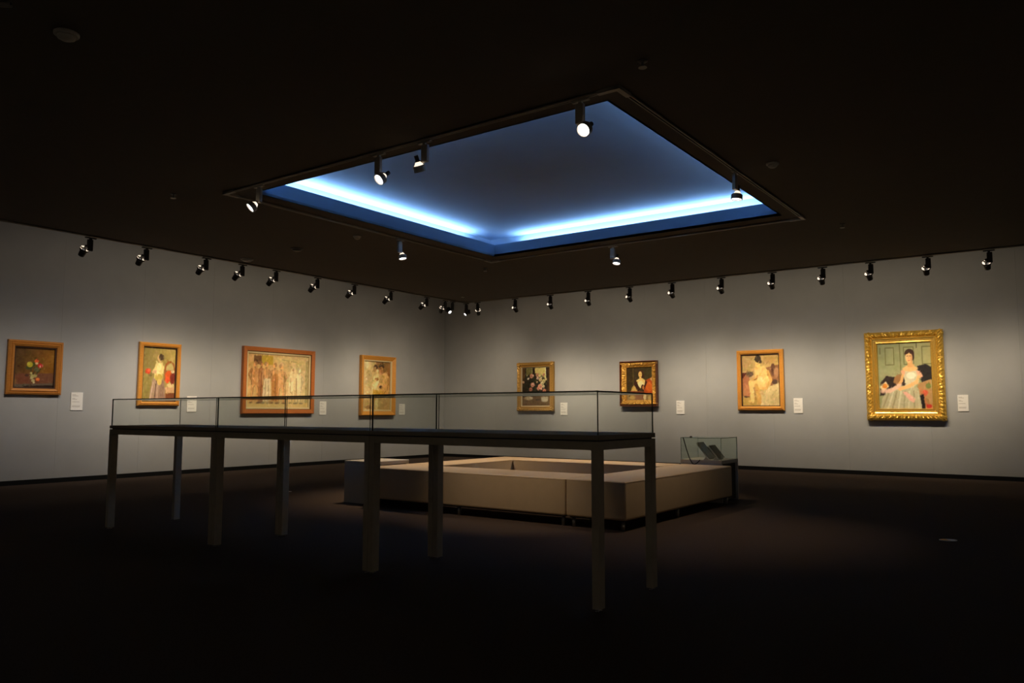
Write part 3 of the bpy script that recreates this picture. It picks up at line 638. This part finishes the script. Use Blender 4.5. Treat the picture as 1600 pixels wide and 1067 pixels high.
def pic_bouquet():
    p = Pic(90, 122, (38, 28, 18)); p.blotch(4, 8)
    p.poly([(0, 0), (.10, 0), (.10, .5), (0, .5)], (82, 56, 26)); p.poly([(.14, 0), (.38, 0), (.38, .26), (.14, .3)], (108, 100, 52)); p.line([(.36, 0), (.36, .2)], .03, (150, 140, 90)); p.poly([(.40, 0), (.47, 0), (.47, .4), (.40, .4)], (44, 26, 14))
    p.poly([(.47, 0), (.86, 0), (.86, .34), (.47, .34)], (212, 190, 110)); p.line([(.84, 0), (.85, .3)], .025, (236, 222, 160)); p.poly([(.88, 0), (1, 0), (1, 1), (.88, 1)], (54, 34, 20)); p.line([(.95, 0), (.95, .6)], .03, (84, 60, 30), .7)
    p.ell(.45, .42, .42, .26, (40, 34, 22), soft=4); rg = np.random.default_rng(5)
    for _ in range(60): p.ell(.48+rg.normal(0, .2), .42+rg.normal(0, .12), .035, .022, ((40, 44, 26), (62, 62, 34), (26, 22, 14))[rg.integers(3)], rg.uniform(0, 3))
    for x, y, r, c in ((.34, .22, .07, (206, 136, 108)), (.40, .21, .03, (228, 178, 150)), (.22, .29, .035, (214, 200, 170)), (.18, .20, .02, (190, 176, 140)), (.04, .38, .04, (190, 150, 110)), (.38, .45, .07, (212, 146, 122)), (.40, .43, .03, (232, 184, 160)), (.31, .57, .06, (172, 108, 84)), (.55, .20, .06, (196, 140, 100)), (.64, .22, .045, (222, 196, 130)), (.56, .28, .045, (214, 178, 150)), (.66, .32, .06, (204, 176, 120)),
                       (.70, .27, .03, (230, 214, 170)), (.78, .36, .06, (196, 178, 116)), (.86, .32, .035, (206, 182, 120)), (.72, .42, .06, (208, 190, 140)), (.54, .38, .03, (206, 176, 130)), (.65, .50, .08, (216, 156, 122)), (.58, .55, .05, (206, 134, 108)), (.77, .50, .045, (230, 206, 160)), (.80, .61, .06, (190, 116, 90)), (.70, .56, .035, (228, 176, 146)), (.78, .2, .03, (186, 120, 90))): 
        p.ell(x, y, r, r*.85, c); p.ell(x+.01, y+.012, r*.45, r*.35, tuple(v*.72 for v in c), op=.7)
    p.poly([(0, .64), (1, .64), (1, .76), (0, .76)], (34, 28, 20), .8, 2); p.poly([(0, .76), (1, .74), (1, 1), (0, 1)], (104, 76, 46)); p.blotch(4, 6)
    p.ell(.24, .80, .16, .05, (172, 146, 108)); p.ell(.32, .79, .06, .03, (206, 182, 146)); p.poly([(.68, .76), (.93, .76), (.93, .88), (.84, .91), (.7, .88)], (186, 170, 140)); p.ell(.57, .84, .1, .02, (70, 50, 30)); p.dabs(320, .028, 12)
    return p
def pic_lady_dark():
    p = Pic(84, 108, (58, 44, 16)); p.grad((52, 36, 14), (62, 52, 22), .2); p.blotch(5, 8); p.line([(.25, .02), (.26, .6)], .03, (92, 74, 28), .8)
    p.poly([(.68, .42), (1, .30), (1, .80), (.66, .80)], (168, 70, 22)); p.ell(.86, .60, .12, .16, (196, 92, 26)); p.poly([(.90, .36), (1, .30), (1, .46)], (190, 150, 90))
    p.poly([(.20, .62), (.36, .48), (.50, .70), (.48, .82), (.12, .82)], (186, 148, 74)); p.poly([(.14, .72), (.66, .74), (.72, .82), (.10, .84)], (110, 52, 26))
    p.poly([(.34, .36), (.40, .44), (.52, .70), (.44, .74), (.30, .56), (.30, .50)], (52, 22, 12)); p.poly([(.74, .40), (.80, .46), (.66, .72), (.60, .70), (.66, .50)], (56, 24, 12))
    p.poly([(.37, .40), (.50, .34), (.60, .33), (.72, .40), (.70, .52), (.62, .64), (.52, .64), (.42, .50)], (226, 190, 114)); p.ell(.55, .52, .10, .10, (232, 206, 144)); p.ell(.55, .30, .06, .07, (214, 168, 90))
    p.ell(.55, .19, .105, .105, (70, 34, 16)); p.ell(.62, .26, .06, .08, (62, 30, 14)); p.ell(.53, .22, .068, .095, (224, 178, 98)); p.ell(.505, .215, .012, .008, (90, 50, 24)); p.ell(.56, .215, .012, .008, (90, 50, 24)); p.ell(.525, .275, .02, .009, (170, 80, 44))
    p.ell(.62, .62, .06, .09, (58, 26, 12)); p.ell(.64, .62, .035, .06, (178, 110, 52)); p.poly([(.0, .82), (1, .80), (1, 1), (0, 1)], (150, 118, 70)); p.ell(.48, .92, .22, .09, (140, 96, 66)); p.ell(.70, .90, .06, .09, (222, 194, 142)); p.ell(.22, .92, .12, .06, (184, 148, 84)); p.ell(.9, .93, .08, .06, (186, 156, 92)); p.ell(.10, .88, .03, .02, (90, 66, 34)); p.dabs(140, .03, 10, .35); p.blotch(4, 4)
    return p
def pic_seated_figure():
    p = Pic(90, 118, (196, 164, 100)); p.grad((186, 150, 92), (196, 158, 90), .3); p.blotch(9, 9); p.ell(.78, .10, .14, .06, (170, 128, 60), op=.6, soft=5)
    p.poly([(.64, .26), (1, .20), (1, .62), (.72, .62)], (140, 92, 56)); p.ell(.84, .30, .06, .12, (100, 64, 42)); p.ell(.92, .36, .06, .10, (172, 122, 82)); p.ell(.88, .54, .08, .05, (84, 60, 46))
    p.poly([(0, .36), (.14, .34), (.20, .44), (.20, .86), (0, .80)], (166, 104, 66)); p.poly([(0, .35), (.14, .35), (.02, .46), (0, .46)], (84, 34, 22)); p.ell(.21, .38, .10, .055, (92, 72, 50)); p.ell(.12, .72, .09, .14, (186, 120, 76)); p.poly([(.04, .80), (.20, .82), (.20, .86), (.04, .84)], (74, 48, 32))
    p.poly([(0, .84), (.5, .82), (.5, 1), (0, 1)], (186, 146, 74)); p.poly([(.50, .82), (.60, .66), (.82, .60), (1, .56), (1, 1), (.48, 1)], (206, 178, 120)); p.poly([(.74, .80), (1, .70), (1, .96), (.76, .96)], (188, 160, 104), .7, 1); p.line([(.80, .80), (.92, .70)], .02, (164, 136, 84), .7)
    sk, s2 = (232, 190, 112), (206, 156, 80)
    p.poly([(.44, .24), (.60, .22), (.72, .34), (.80, .48), (.76, .60), (.66, .66), (.44, .66), (.40, .50), (.34, .40), (.34, .28)], sk); p.line([(.70, .34), (.78, .50), (.64, .66)], .07, s2); p.ell(.50, .50, .10, .07, (238, 200, 128)); p.line([(.42, .42), (.38, .49), (.28, .48)], .05, s2); p.line([(.41, .42), (.39, .47), (.32, .50)], .014, (120, 72, 36))
    p.poly([(.18, .52), (.44, .50), (.62, .58), (.56, .68), (.40, .68), (.26, .62)], sk); p.line([(.22, .55), (.26, .74), (.27, .90)], .10, sk); p.line([(.38, .62), (.44, .78), (.46, .92)], .11, s2); p.ell(.23, .91, .07, .025, sk); p.ell(.44, .95, .06, .025, s2); p.line([(.33, .64), (.36, .88)], .016, (130, 82, 40), .8); p.ell(.58, .66, .08, .03, (222, 170, 96)); p.ell(.53, .74, .05, .05, (196, 160, 104))
    p.ell(.44, .19, .07, .08, (236, 190, 104)); p.ell(.44, .08, .085, .075, (62, 48, 30)); p.ell(.49, .13, .05, .04, (66, 50, 32)); p.ell(.40, .27, .05, .03, (222, 176, 100)); p.ell(.415, .19, .02, .012, (196, 140, 76), op=.7); p.line([(.56, .26), (.58, .48)], .03, (222, 176, 100), .8); p.line([(.46, .40), (.56, .42)], .012, (206, 156, 84), .8); p.dabs(340, .032, 10); p.blotch(4, 4)
    return p
def pic_portrait():
    p = Pic(112, 132, (150, 146, 98)); p.grad((138, 140, 98), (158, 150, 100), .2); p.blotch(4, 10)
    for x0, x1 in ((.15, .31), (.50, .68), (.84, 1.02)):
        p.line([(x0, .07), (x1, .07), (x1, .33), (x0, .33), (x0, .07)], .018, (112, 108, 66)); p.line([(x0+.02, .09), (x1-.02, .09), (x1-.02, .31)], .008, (172, 166, 120), .6)
    for x in (.42, .43): p.line([(x, 0), (x+.01, .46)], .012, (106, 100, 58), .8)
    p.line([(.74, .02), (.74, .08)], .014, (70, 62, 40)); p.line([(.05, .07), (.05, .16)], .014, (84, 76, 46))
    p.poly([(.04, .60), (.16, .50), (.34, .52), (.46, .48), (.52, .60), (.5, .78), (.02, .80)], (46, 34, 28)); p.poly([(.28, .60), (.32, .50), (.42, .47), (.46, .56), (.40, .66)], (150, 104, 60)); p.poly([(.02, .66), (.14, .58), (.20, .66), (.08, .74)], (222, 190, 140)); p.ell(.12, .65, .05, .035, (214, 130, 48))
    p.poly([(.74, .36), (.90, .33), (1, .38), (1, .56), (.84, .62), (.76, .54)], (34, 28, 26)); p.poly([(.74, .62), (.98, .56), (1, 1), (.80, 1), (.72, .8)], (168, 126, 76)); p.ell(.86, .76, .06, .04, (196, 84, 54)); p.ell(.93, .66, .05, .04, (110, 116, 56)); p.ell(.88, .9, .06, .06, (150, 110, 60)); p.line([(.78, .70), (.9, .98)], .05, (184, 110, 66), .7); p.poly([(.76, .80), (.84, .78), (.86, 1), (.78, 1)], (30, 22, 20)); p.ell(.93, .96, .05, .03, (178, 52, 36))
    p.poly([(.16, .72), (.36, .64), (.60, .66), (.74, .68), (.78, .86), (.80, 1), (.03, 1), (.06, .84)], (176, 164, 126))
    for x0, x1, c in ((.14, .06, (146, 132, 94)), (.22, .16, (204, 192, 156)), (.28, .25, (140, 126, 90)), (.36, .36, (206, 196, 160)), (.44, .46, (150, 138, 102)), (.52, .55, (196, 184, 148)), (.60, .66, (142, 128, 92)), (.68, .75, (188, 176, 138))): p.line([(x0+.06, .74), (x1, 1)], .03, c, .75)
    p.poly([(.44, .44), (.52, .40), (.68, .40), (.80, .46), (.76, .60), (.66, .68), (.50, .68), (.50, .56)], (202, 186, 148)); p.ell(.62, .50, .09, .05, (226, 212, 176)); p.poly([(.44, .42), (.52, .41), (.50, .50), (.44, .52)], (220, 158, 118)); p.poly([(.72, .42), (.80, .44), (.84, .52), (.76, .56)], (222, 160, 124))
    sk = (226, 172, 108); p.poly([(.46, .39), (.54, .35), (.66, .35), (.76, .39), (.70, .43), (.58, .44), (.48, .42)], sk); p.poly([(.56, .28), (.66, .28), (.67, .37), (.56, .37)], (212, 154, 92))
    p.line([(.76, .52), (.72, .60), (.58, .66), (.40, .70)], .055, sk); p.line([(.46, .50), (.44, .58), (.36, .66)], .05, (214, 160, 98)); p.ell(.40, .695, .05, .02, sk)
    p.poly([(.02, .72), (.12, .70), (.26, .68), (.36, .62), (.46, .62), (.40, .68), (.22, .76), (.06, .76)], (222, 176, 146), .9); p.poly([(.44, .74), (.52, .74), (.68, .84), (.66, .91), (.58, .88)], (222, 160, 136), .9)
    p.ell(.605, .165, .088, .068, (58, 36, 24)); p.ell(.665, .205, .03, .065, (54, 32, 22)); p.ell(.592, .222, .064, .088, (228, 176, 114)); p.ell(.565, .15, .05, .022, (66, 42, 28), -.4); p.ell(.635, .152, .045, .022, (62, 38, 26), .5)
    p.ell(.64, .24, .022, .06, (204, 146, 92), op=.8); p.line([(.555, .205), (.578, .203)], .008, (112, 70, 44)); p.line([(.605, .203), (.63, .206)], .008, (112, 70, 44)); p.line([(.592, .21), (.586, .245)], .010, (208, 150, 94)); p.ell(.592, .272, .018, .007, (196, 96, 72)); p.ell(.665, .345, .03, .02, (214, 160, 98), op=.7)
    p.dabs(200, .022, 8, .42); p.blotch(3, 4)
    return p

def sweep_frame(w, h, prof, mi=None, carve=None, nseg=1):
    """mitred moulding: prof = [(inset from outer edge, height off the wall)...]; local x across, y up, z off the wall"""
    bm = bmesh.new(); rows = []
    for k, (ins, z) in enumerate(prof):
        x, y = w/2-ins, h/2-ins
        cs_ = [(-x, -y), (x, -y), (x, y), (-x, y)]; row = []
        for c in range(4):
            a, b = cs_[c], cs_[(c+1) % 4]
            for s in range(nseg):
                t = s/nseg; zz = z
                if carve: zz += carve(k, c, t, (w, h)[c % 2])
                row.append(bm.verts.new((a[0]+(b[0]-a[0])*t, a[1]+(b[1]-a[1])*t, zz)))
        rows.append(row)
    n = 4*nseg
    for k, (A, B) in enumerate(zip(rows, rows[1:])):
        for j in range(n):
            f = bm.faces.new((A[j], A[(j+1) % n], B[(j+1) % n], B[j])); f.material_index = mi[k] if mi else 0
    return bm
def canvas_mesh(p, w, h, gain):
    xs = np.linspace(-w/2, w/2, p.w); ys = np.linspace(h/2, -h/2, p.h)
    X, Y = np.meshgrid(xs, ys); co = np.stack([X, Y, np.zeros_like(X)], -1).reshape(-1, 3)
    i = np.arange(p.w*p.h).reshape(p.h, p.w)
    fc = np.stack([i[1:, :-1], i[1:, 1:], i[:-1, 1:], i[:-1, :-1]], -1).reshape(-1, 4)
    me = bpy.data.meshes.new('canvas'); me.from_pydata(co.tolist(), [], fc.tolist())
    at = me.color_attributes.new('paint', 'FLOAT_COLOR', 'POINT')
    c = np.ones((p.w*p.h, 4), np.float32); c[:, :3] = p.lin(gain).reshape(-1, 3); at.data.foreach_set('color', c.ravel())
    me.materials.append(M_PAINT); me.update()
    return me
GAIN = (1.30, 1.36, 1.48)
def painting(name, wallside, along, zc, w, h, pic, label, prof, mats, mi=None, depth=.012, tilt=0, carve=None, nseg=1, fw=None, extra=None):
    """prof last point is the sight edge; canvas lies at z=depth inside it"""
    rz = 0 if wallside == 'left' else -math.pi/2
    loc = (along, YL-.004, zc) if wallside == 'left' else (XR-.004, along, zc)
    t = empty(name, (loc[0], loc[1], zc-h/2), rz); tag(t, label, 'painting')
    # local frame: x across, z up, -y off the wall
    B = Matrix.Translation((0, 0, h/2)) @ Matrix.Rotation(math.pi/2, 4, 'X')
    def put(o): o.matrix_local = B; return o
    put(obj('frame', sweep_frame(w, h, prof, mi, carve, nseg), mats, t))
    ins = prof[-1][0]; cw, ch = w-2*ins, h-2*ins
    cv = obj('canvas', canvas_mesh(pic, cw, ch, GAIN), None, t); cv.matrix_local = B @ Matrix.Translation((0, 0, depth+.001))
    put(obj('backing_board', box((-w/2+.006, -h/2+.006, .001), (w/2-.006, h/2-.006, depth)), M_INNERDARK, t))
    if extra: extra(t, w, h, put)
    return t
def span(a, b): return (a+b)/2, abs(b-a)
P_SIMPLE = lambda f, d: [(0, 0), (0, d*.62), (.006, d*.72), (f*.28, d*.92), (f*.36, d*.78), (f*.52, d*1.0), (f*.80, d*.72), (f*.84, d*.55), (f, d*.50), (f, .010)]
P_FLAT = lambda f, d: [(0, 0), (0, d*.9), (.008, d), (f*.62, d*.82), (f*.66, d*.70), (f*.70, d*.70), (f*.74, d*.55), (f, d*.42), (f, .010)]
def wpaint(side, u0, u1, z0, z1): 
    (c, w_), (zc, h_) = span(u0, u1), span(z0, z1)
    return c, zc, w_, h_
c, zc, w_, h_ = wpaint('left', 5.12, 5.912, 1.362, 2.192)
painting('flower_painting', 'left', c, zc, w_, h_, pic_flowers(), 'square still life of bright flowers on brown ground in a plain orange-brown wood frame', P_SIMPLE(.115, .07), [M_W1, M_INNERDARK], [0, 0, 0, 0, 0, 0, 0, 1, 1])
c, zc, w_, h_ = wpaint('left', 7.158, 7.926, 1.207, 2.304)
painting('portrait_painting', 'left', c, zc, w_, h_, pic_lady_poppies(), 'painting of a standing woman with red poppies in a honey wood frame', P_SIMPLE(.085, .075), [M_W2, M_INNERDARK], [0, 0, 0, 0, 0, 0, 0, 1, 1])
c, zc, w_, h_ = wpaint('left', 9.215, 10.958, 1.071, 2.376)
painting('frieze_painting', 'left', c, zc, w_, h_, pic_frieze(), 'wide painting of a row of standing classical figures in a reddish wood frame', P_FLAT(.13, .075), [M_W3, M_INNERDARK, M_LINEN], [0, 0, 0, 0, 1, 1, 2, 2])
c, zc, w_, h_ = wpaint('left', 12.274, 13.356, 1.03, 2.382)
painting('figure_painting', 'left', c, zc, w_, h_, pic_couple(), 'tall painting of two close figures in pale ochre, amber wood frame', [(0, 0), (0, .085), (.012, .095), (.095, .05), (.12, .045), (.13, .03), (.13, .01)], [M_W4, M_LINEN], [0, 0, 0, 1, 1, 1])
def leaf(amp, lo, hi, per=.05):
    def f(k, c_, t, L_):
        if not (lo <= k <= hi): return 0
        s = t*L_
        return amp*(math.sin(s*2*math.pi/per+k*1.9)*.6+math.sin(s*2*math.pi/(per*1.73)+k*4.1+c_)*.5)
    return f
def corners(m, r, s=.9):
    def f(t, w, h, put):
        for sx in (-1, 1):
            for sy in (-1, 1):
                bm = bmesh.new()
                for k in range(5):
                    a = k/5*2*math.pi
                    bmesh.ops.create_icosphere(bm, subdivisions=1, radius=r*.55, matrix=Matrix.Translation((sx*(w/2-r*.8)+r*.5*math.cos(a), sy*(h/2-r*.8)+r*.5*math.sin(a), .055)))
                put(obj('corner_ornament', bm, m, t, True))
    return f
c, zc, w_, h_ = wpaint('right', 10.757, 9.739, 1.132, 2.267)
painting('bouquet_painting', 'right', c, zc, w_, h_, pic_bouquet(), 'dark painting of a rose bouquet by a window, old gold frame with cream slip', [(0, 0), (0, .05), (.015, .075), (.06, .068), (.085, .045), (.09, .05), (.105, .05), (.115, .03), (.125, .022), (.125, .01)], [M_G5, M_CREAM], [0, 0, 0, 0, 0, 0, 1, 1, 1], carve=leaf(.005, 1, 3, .07), nseg=60, extra=corners(M_G5, .06))
c, zc, w_, h_ = wpaint('right', 8.018, 7.153, 1.234, 2.196)
def inner_gold(t, w, h, put):
    g = .035
    put(obj('gilt_frame', sweep_frame(w-2*g, h-2*g, [(0, .012), (0, .07), (.012, .085), (.05, .075), (.075, .05), (.09, .045), (.10, .03), (.10, .012)], None, leaf(.012, 1, 4, .06), 70), M_G6, t))
    for sx, sy in ((0, 1), (0, -1), (1, 0), (-1, 0), (1, 1), (1, -1), (-1, 1), (-1, -1)):
        bm = bmesh.new()
        for k in range(4): bmesh.ops.create_icosphere(bm, subdivisions=1, radius=.024, matrix=Matrix.Translation((sx*(w/2-g-.02)+(.03*(k-1.5) if sx == 0 or sy*sx else 0), sy*(h/2-g-.02)+(.03*(k-1.5) if sy == 0 else 0), .075)))
        put(obj('carved_ornament', bm, M_G6, t, True))
painting('lady_painting', 'right', c, zc, w_, h_, pic_lady_dark(), 'dark portrait of a bare-shouldered lady, carved gold frame set in a mahogany box', [(0, 0), (0, .10), (.014, .10), (.03, .02), (.135, .016), (.135, .01)], [M_W6, M_INNERDARK], [0, 0, 0, 1, 1], extra=inner_gold)
c, zc, w_, h_ = wpaint('right', 5.448, 4.542, 1.144, 2.316)
painting('figure_painting', 'right', c, zc, w_, h_, pic_seated_figure(), 'painting of a seated figure with dark pinned-up hair in a plain orange wood frame', P_SIMPLE(.095, .075), [M_W2, M_INNERDARK], [0, 0, 0, 0, 0, 0, 0, 1, 1])
c, zc, w_, h_ = wpaint('right', 3.087, 1.835, .97, 2.53)
def beads(t, w, h, put):
    bm = bmesh.new(); ins = .155
    for (ax, ay), (bx, by) in (((-1, -1), (1, -1)), ((1, -1), (1, 1)), ((1, 1), (-1, 1)), ((-1, 1), (-1, -1))):
        x0, y0, x1, y1 = ax*(w/2-ins), ay*(h/2-ins), bx*(w/2-ins), by*(h/2-ins); n = int(math.hypot(x1-x0, y1-y0)/.022)
        for k in range(n):
            tt = (k+.5)/n; bmesh.ops.create_icosphere(bm, subdivisions=1, radius=.008, matrix=Matrix.Translation((x0+(x1-x0)*tt, y0+(y1-y0)*tt, .068)))
    o = put(obj('bead_moulding', bm, M_G8B, t, True)); o['kind'] = 'stuff'
    corners(M_G8, .075)(t, w, h, put)
painting('grand_portrait', 'right', c, zc, w_, h_, pic_portrait(), 'large portrait of a seated woman in a pale evening dress, wide ornate gilt frame', [(0, 0), (0, .06), (.012, .085), (.04, .11), (.075, .11), (.10, .085), (.112, .07), (.125, .075), (.145, .065), (.165, .065), (.172, .05), (.195, .056), (.205, .03), (.205, .01)],
         [M_G8, M_G8B], [0]*6+[1]*7, carve=leaf(.011, 2, 5, .065), nseg=110, extra=beads)

# caption cards
def caption(side, a, b, z0, z1, label):
    (c_, w2), (zc_, h2) = span(a, b), span(z0, z1)
    t = empty('caption_card', (c_, YL-.001, zc_-h2/2) if side == 'left' else (XR-.001, c_, zc_-h2/2), 0 if side == 'left' else -math.pi/2); tag(t, label, 'sign', 'caption cards beside the paintings')
    obj('card', box((-w2/2, -.012, 0), (w2/2, 0, h2), .001, 1), M_CAPTION, t)
    bm = bmesh.new()
    for k, (zf, l0, l1) in enumerate(((.86, .10, .42), (.80, .10, .60), (.66, .10, .34), (.60, .10, .50), (.46, .10, .72), (.24, .10, .80), (.18, .10, .76))):
        add_box(bm, (-w2/2+l0*w2, -.0126, zf*h2), (-w2/2+l1*w2, -.012, zf*h2+.006))
    obj('printed_lines', bm, M_PRINT, t)
caption('left', 6.084, 6.267, 1.127, 1.411, 'white caption card beside the square flower still life')
caption('left', 8.099, 8.288, 1.104, 1.385, 'white caption card beside the standing woman with poppies')
caption('left', 11.155, 11.337, 1.046, 1.33, 'white caption card beside the wide figure frieze painting')
caption('left', 13.553, 13.754, 1.042, 1.299, 'white caption card beside the two close ochre figures')
caption('right', 9.582, 9.395, 1.042, 1.325, 'white caption card beside the rose bouquet painting')
caption('right', 6.756, 6.579, 1.07, 1.347, 'white caption card beside the lady portrait in the mahogany box')
caption('right', 4.382, 4.215, 1.093, 1.376, 'white caption card beside the seated figure in the orange frame')
caption('right', 1.667, 1.509, 1.129, 1.404, 'white caption card beside the large gilt portrait')

# ------------------------------------------------------------------ ceiling devices
def detector(x, y, r, label, dark=False):
    t = empty('smoke_detector', (x*KC, y*KC, H)); tag(t, label, 'detector')
    m = M_PLASTICD if dark else M_PLASTIC
    bm = bmesh.new(); add_lathe(bm, [(r, 0), (r, -.012), (r*.92, -.018)], 24); obj('base_ring', bm, m, t)
    bm = bmesh.new(); add_lathe(bm, [(r*.72, -.018), (r*.70, -.034), (r*.45, -.044), (0, -.046)], 24); obj('sensor_cap', bm, m, t, True)
def sprinkler(x, y, label):
    t = empty('sprinkler', (x*KC, y*KC, H)); tag(t, label, 'sprinkler')
    bm = bmesh.new(); add_lathe(bm, [(.035, 0), (.035, -.006), (.016, -.010)], 16); obj('escutcheon', bm, M_BLACK, t)
    bm = bmesh.new(); add_lathe(bm, [(.010, -.008), (.010, -.045)], 10); add_box(bm, (-.016, -.003, -.045), (.016, .003, -.04)); obj('stem', bm, M_PLASTICD, t)
    bm = bmesh.new(); add_lathe(bm, [(.028, -.045), (.030, -.049), (.028, -.051)], 16); obj('deflector', bm, M_PLASTIC, t)
detector(2.38, 5.43, .075, 'round ceiling detector far out over the open floor before the recess')
detector(7.942, 2.429, .06, 'round ceiling detector just outside the recess track on the open floor side')
detector(7.804, 8.399, .055, 'round ceiling detector beside the recess track towards the frieze wall')
detector(7.851, 9.798, .09, 'flat dark round ceiling detector between the recess and the wall track', True)
detector(7.919, 11.16, .10, 'round ceiling speaker-like detector next to the wall track')
for x, y, lab in ((5.026, 2.452, 'small ceiling sprinkler outside the brightest spotlight corner of the recess track'), (11.109, 2.485, 'small ceiling sprinkler outside the recess track towards the gilt portrait wall'),
                  (5.003, 8.505, 'small ceiling sprinkler outside the pointed corner of the recess track'), (10.896, 8.438, 'small ceiling sprinkler outside the far recess corner before the wall corner')):
    sprinkler(x, y, lab)
o = tag(obj('ceiling_plate', box((12.565, 10.33, H-.006), (12.64, 10.37, H), .001, 1), M_PLASTIC), 'tiny pale ceiling plate near the corner of the wall tracks', 'ceiling plate')
# end of another track, overhead
tr2 = empty('lighting_track', (1.84, 5.04, H)); tag(tr2, 'pale end of a separate ceiling track far from the recess', 'track')
track_rail((1.87, 4.99), (1.13, 5.84), tr2)

# ------------------------------------------------------------------ floor stickers
def sticker(x, y, rz, rx, ry, two, label):
    t = empty('floor_sticker', (x, y, 0), rz); tag(t, label, 'sticker')
    bm = bmesh.new(); add_lathe(bm, [(1, 0), (1, .004)], 24, Matrix.Diagonal((rx, ry, 1, 1))); obj('disc', bm, M_STICKW, t)
    if two:
        bm = bmesh.new(); n = 14
        v = [bm.verts.new((.92*rx*math.cos(math.pi/2+math.pi*k/n), .92*ry*math.sin(math.pi/2+math.pi*k/n), .0052)) for k in range(n+1)]
        bm.faces.new(v); obj('coloured_half', bm, M_STICKO, t)
sticker(7.845, .985, -math.pi/2+YAW, .075, .055, True, 'round floor sticker, half orange half white, on the open carpet')
sticker(7.162, 9.008, -math.pi/2+YAW, .06, .03, False, 'small white floor sticker on the carpet beyond the display cases')
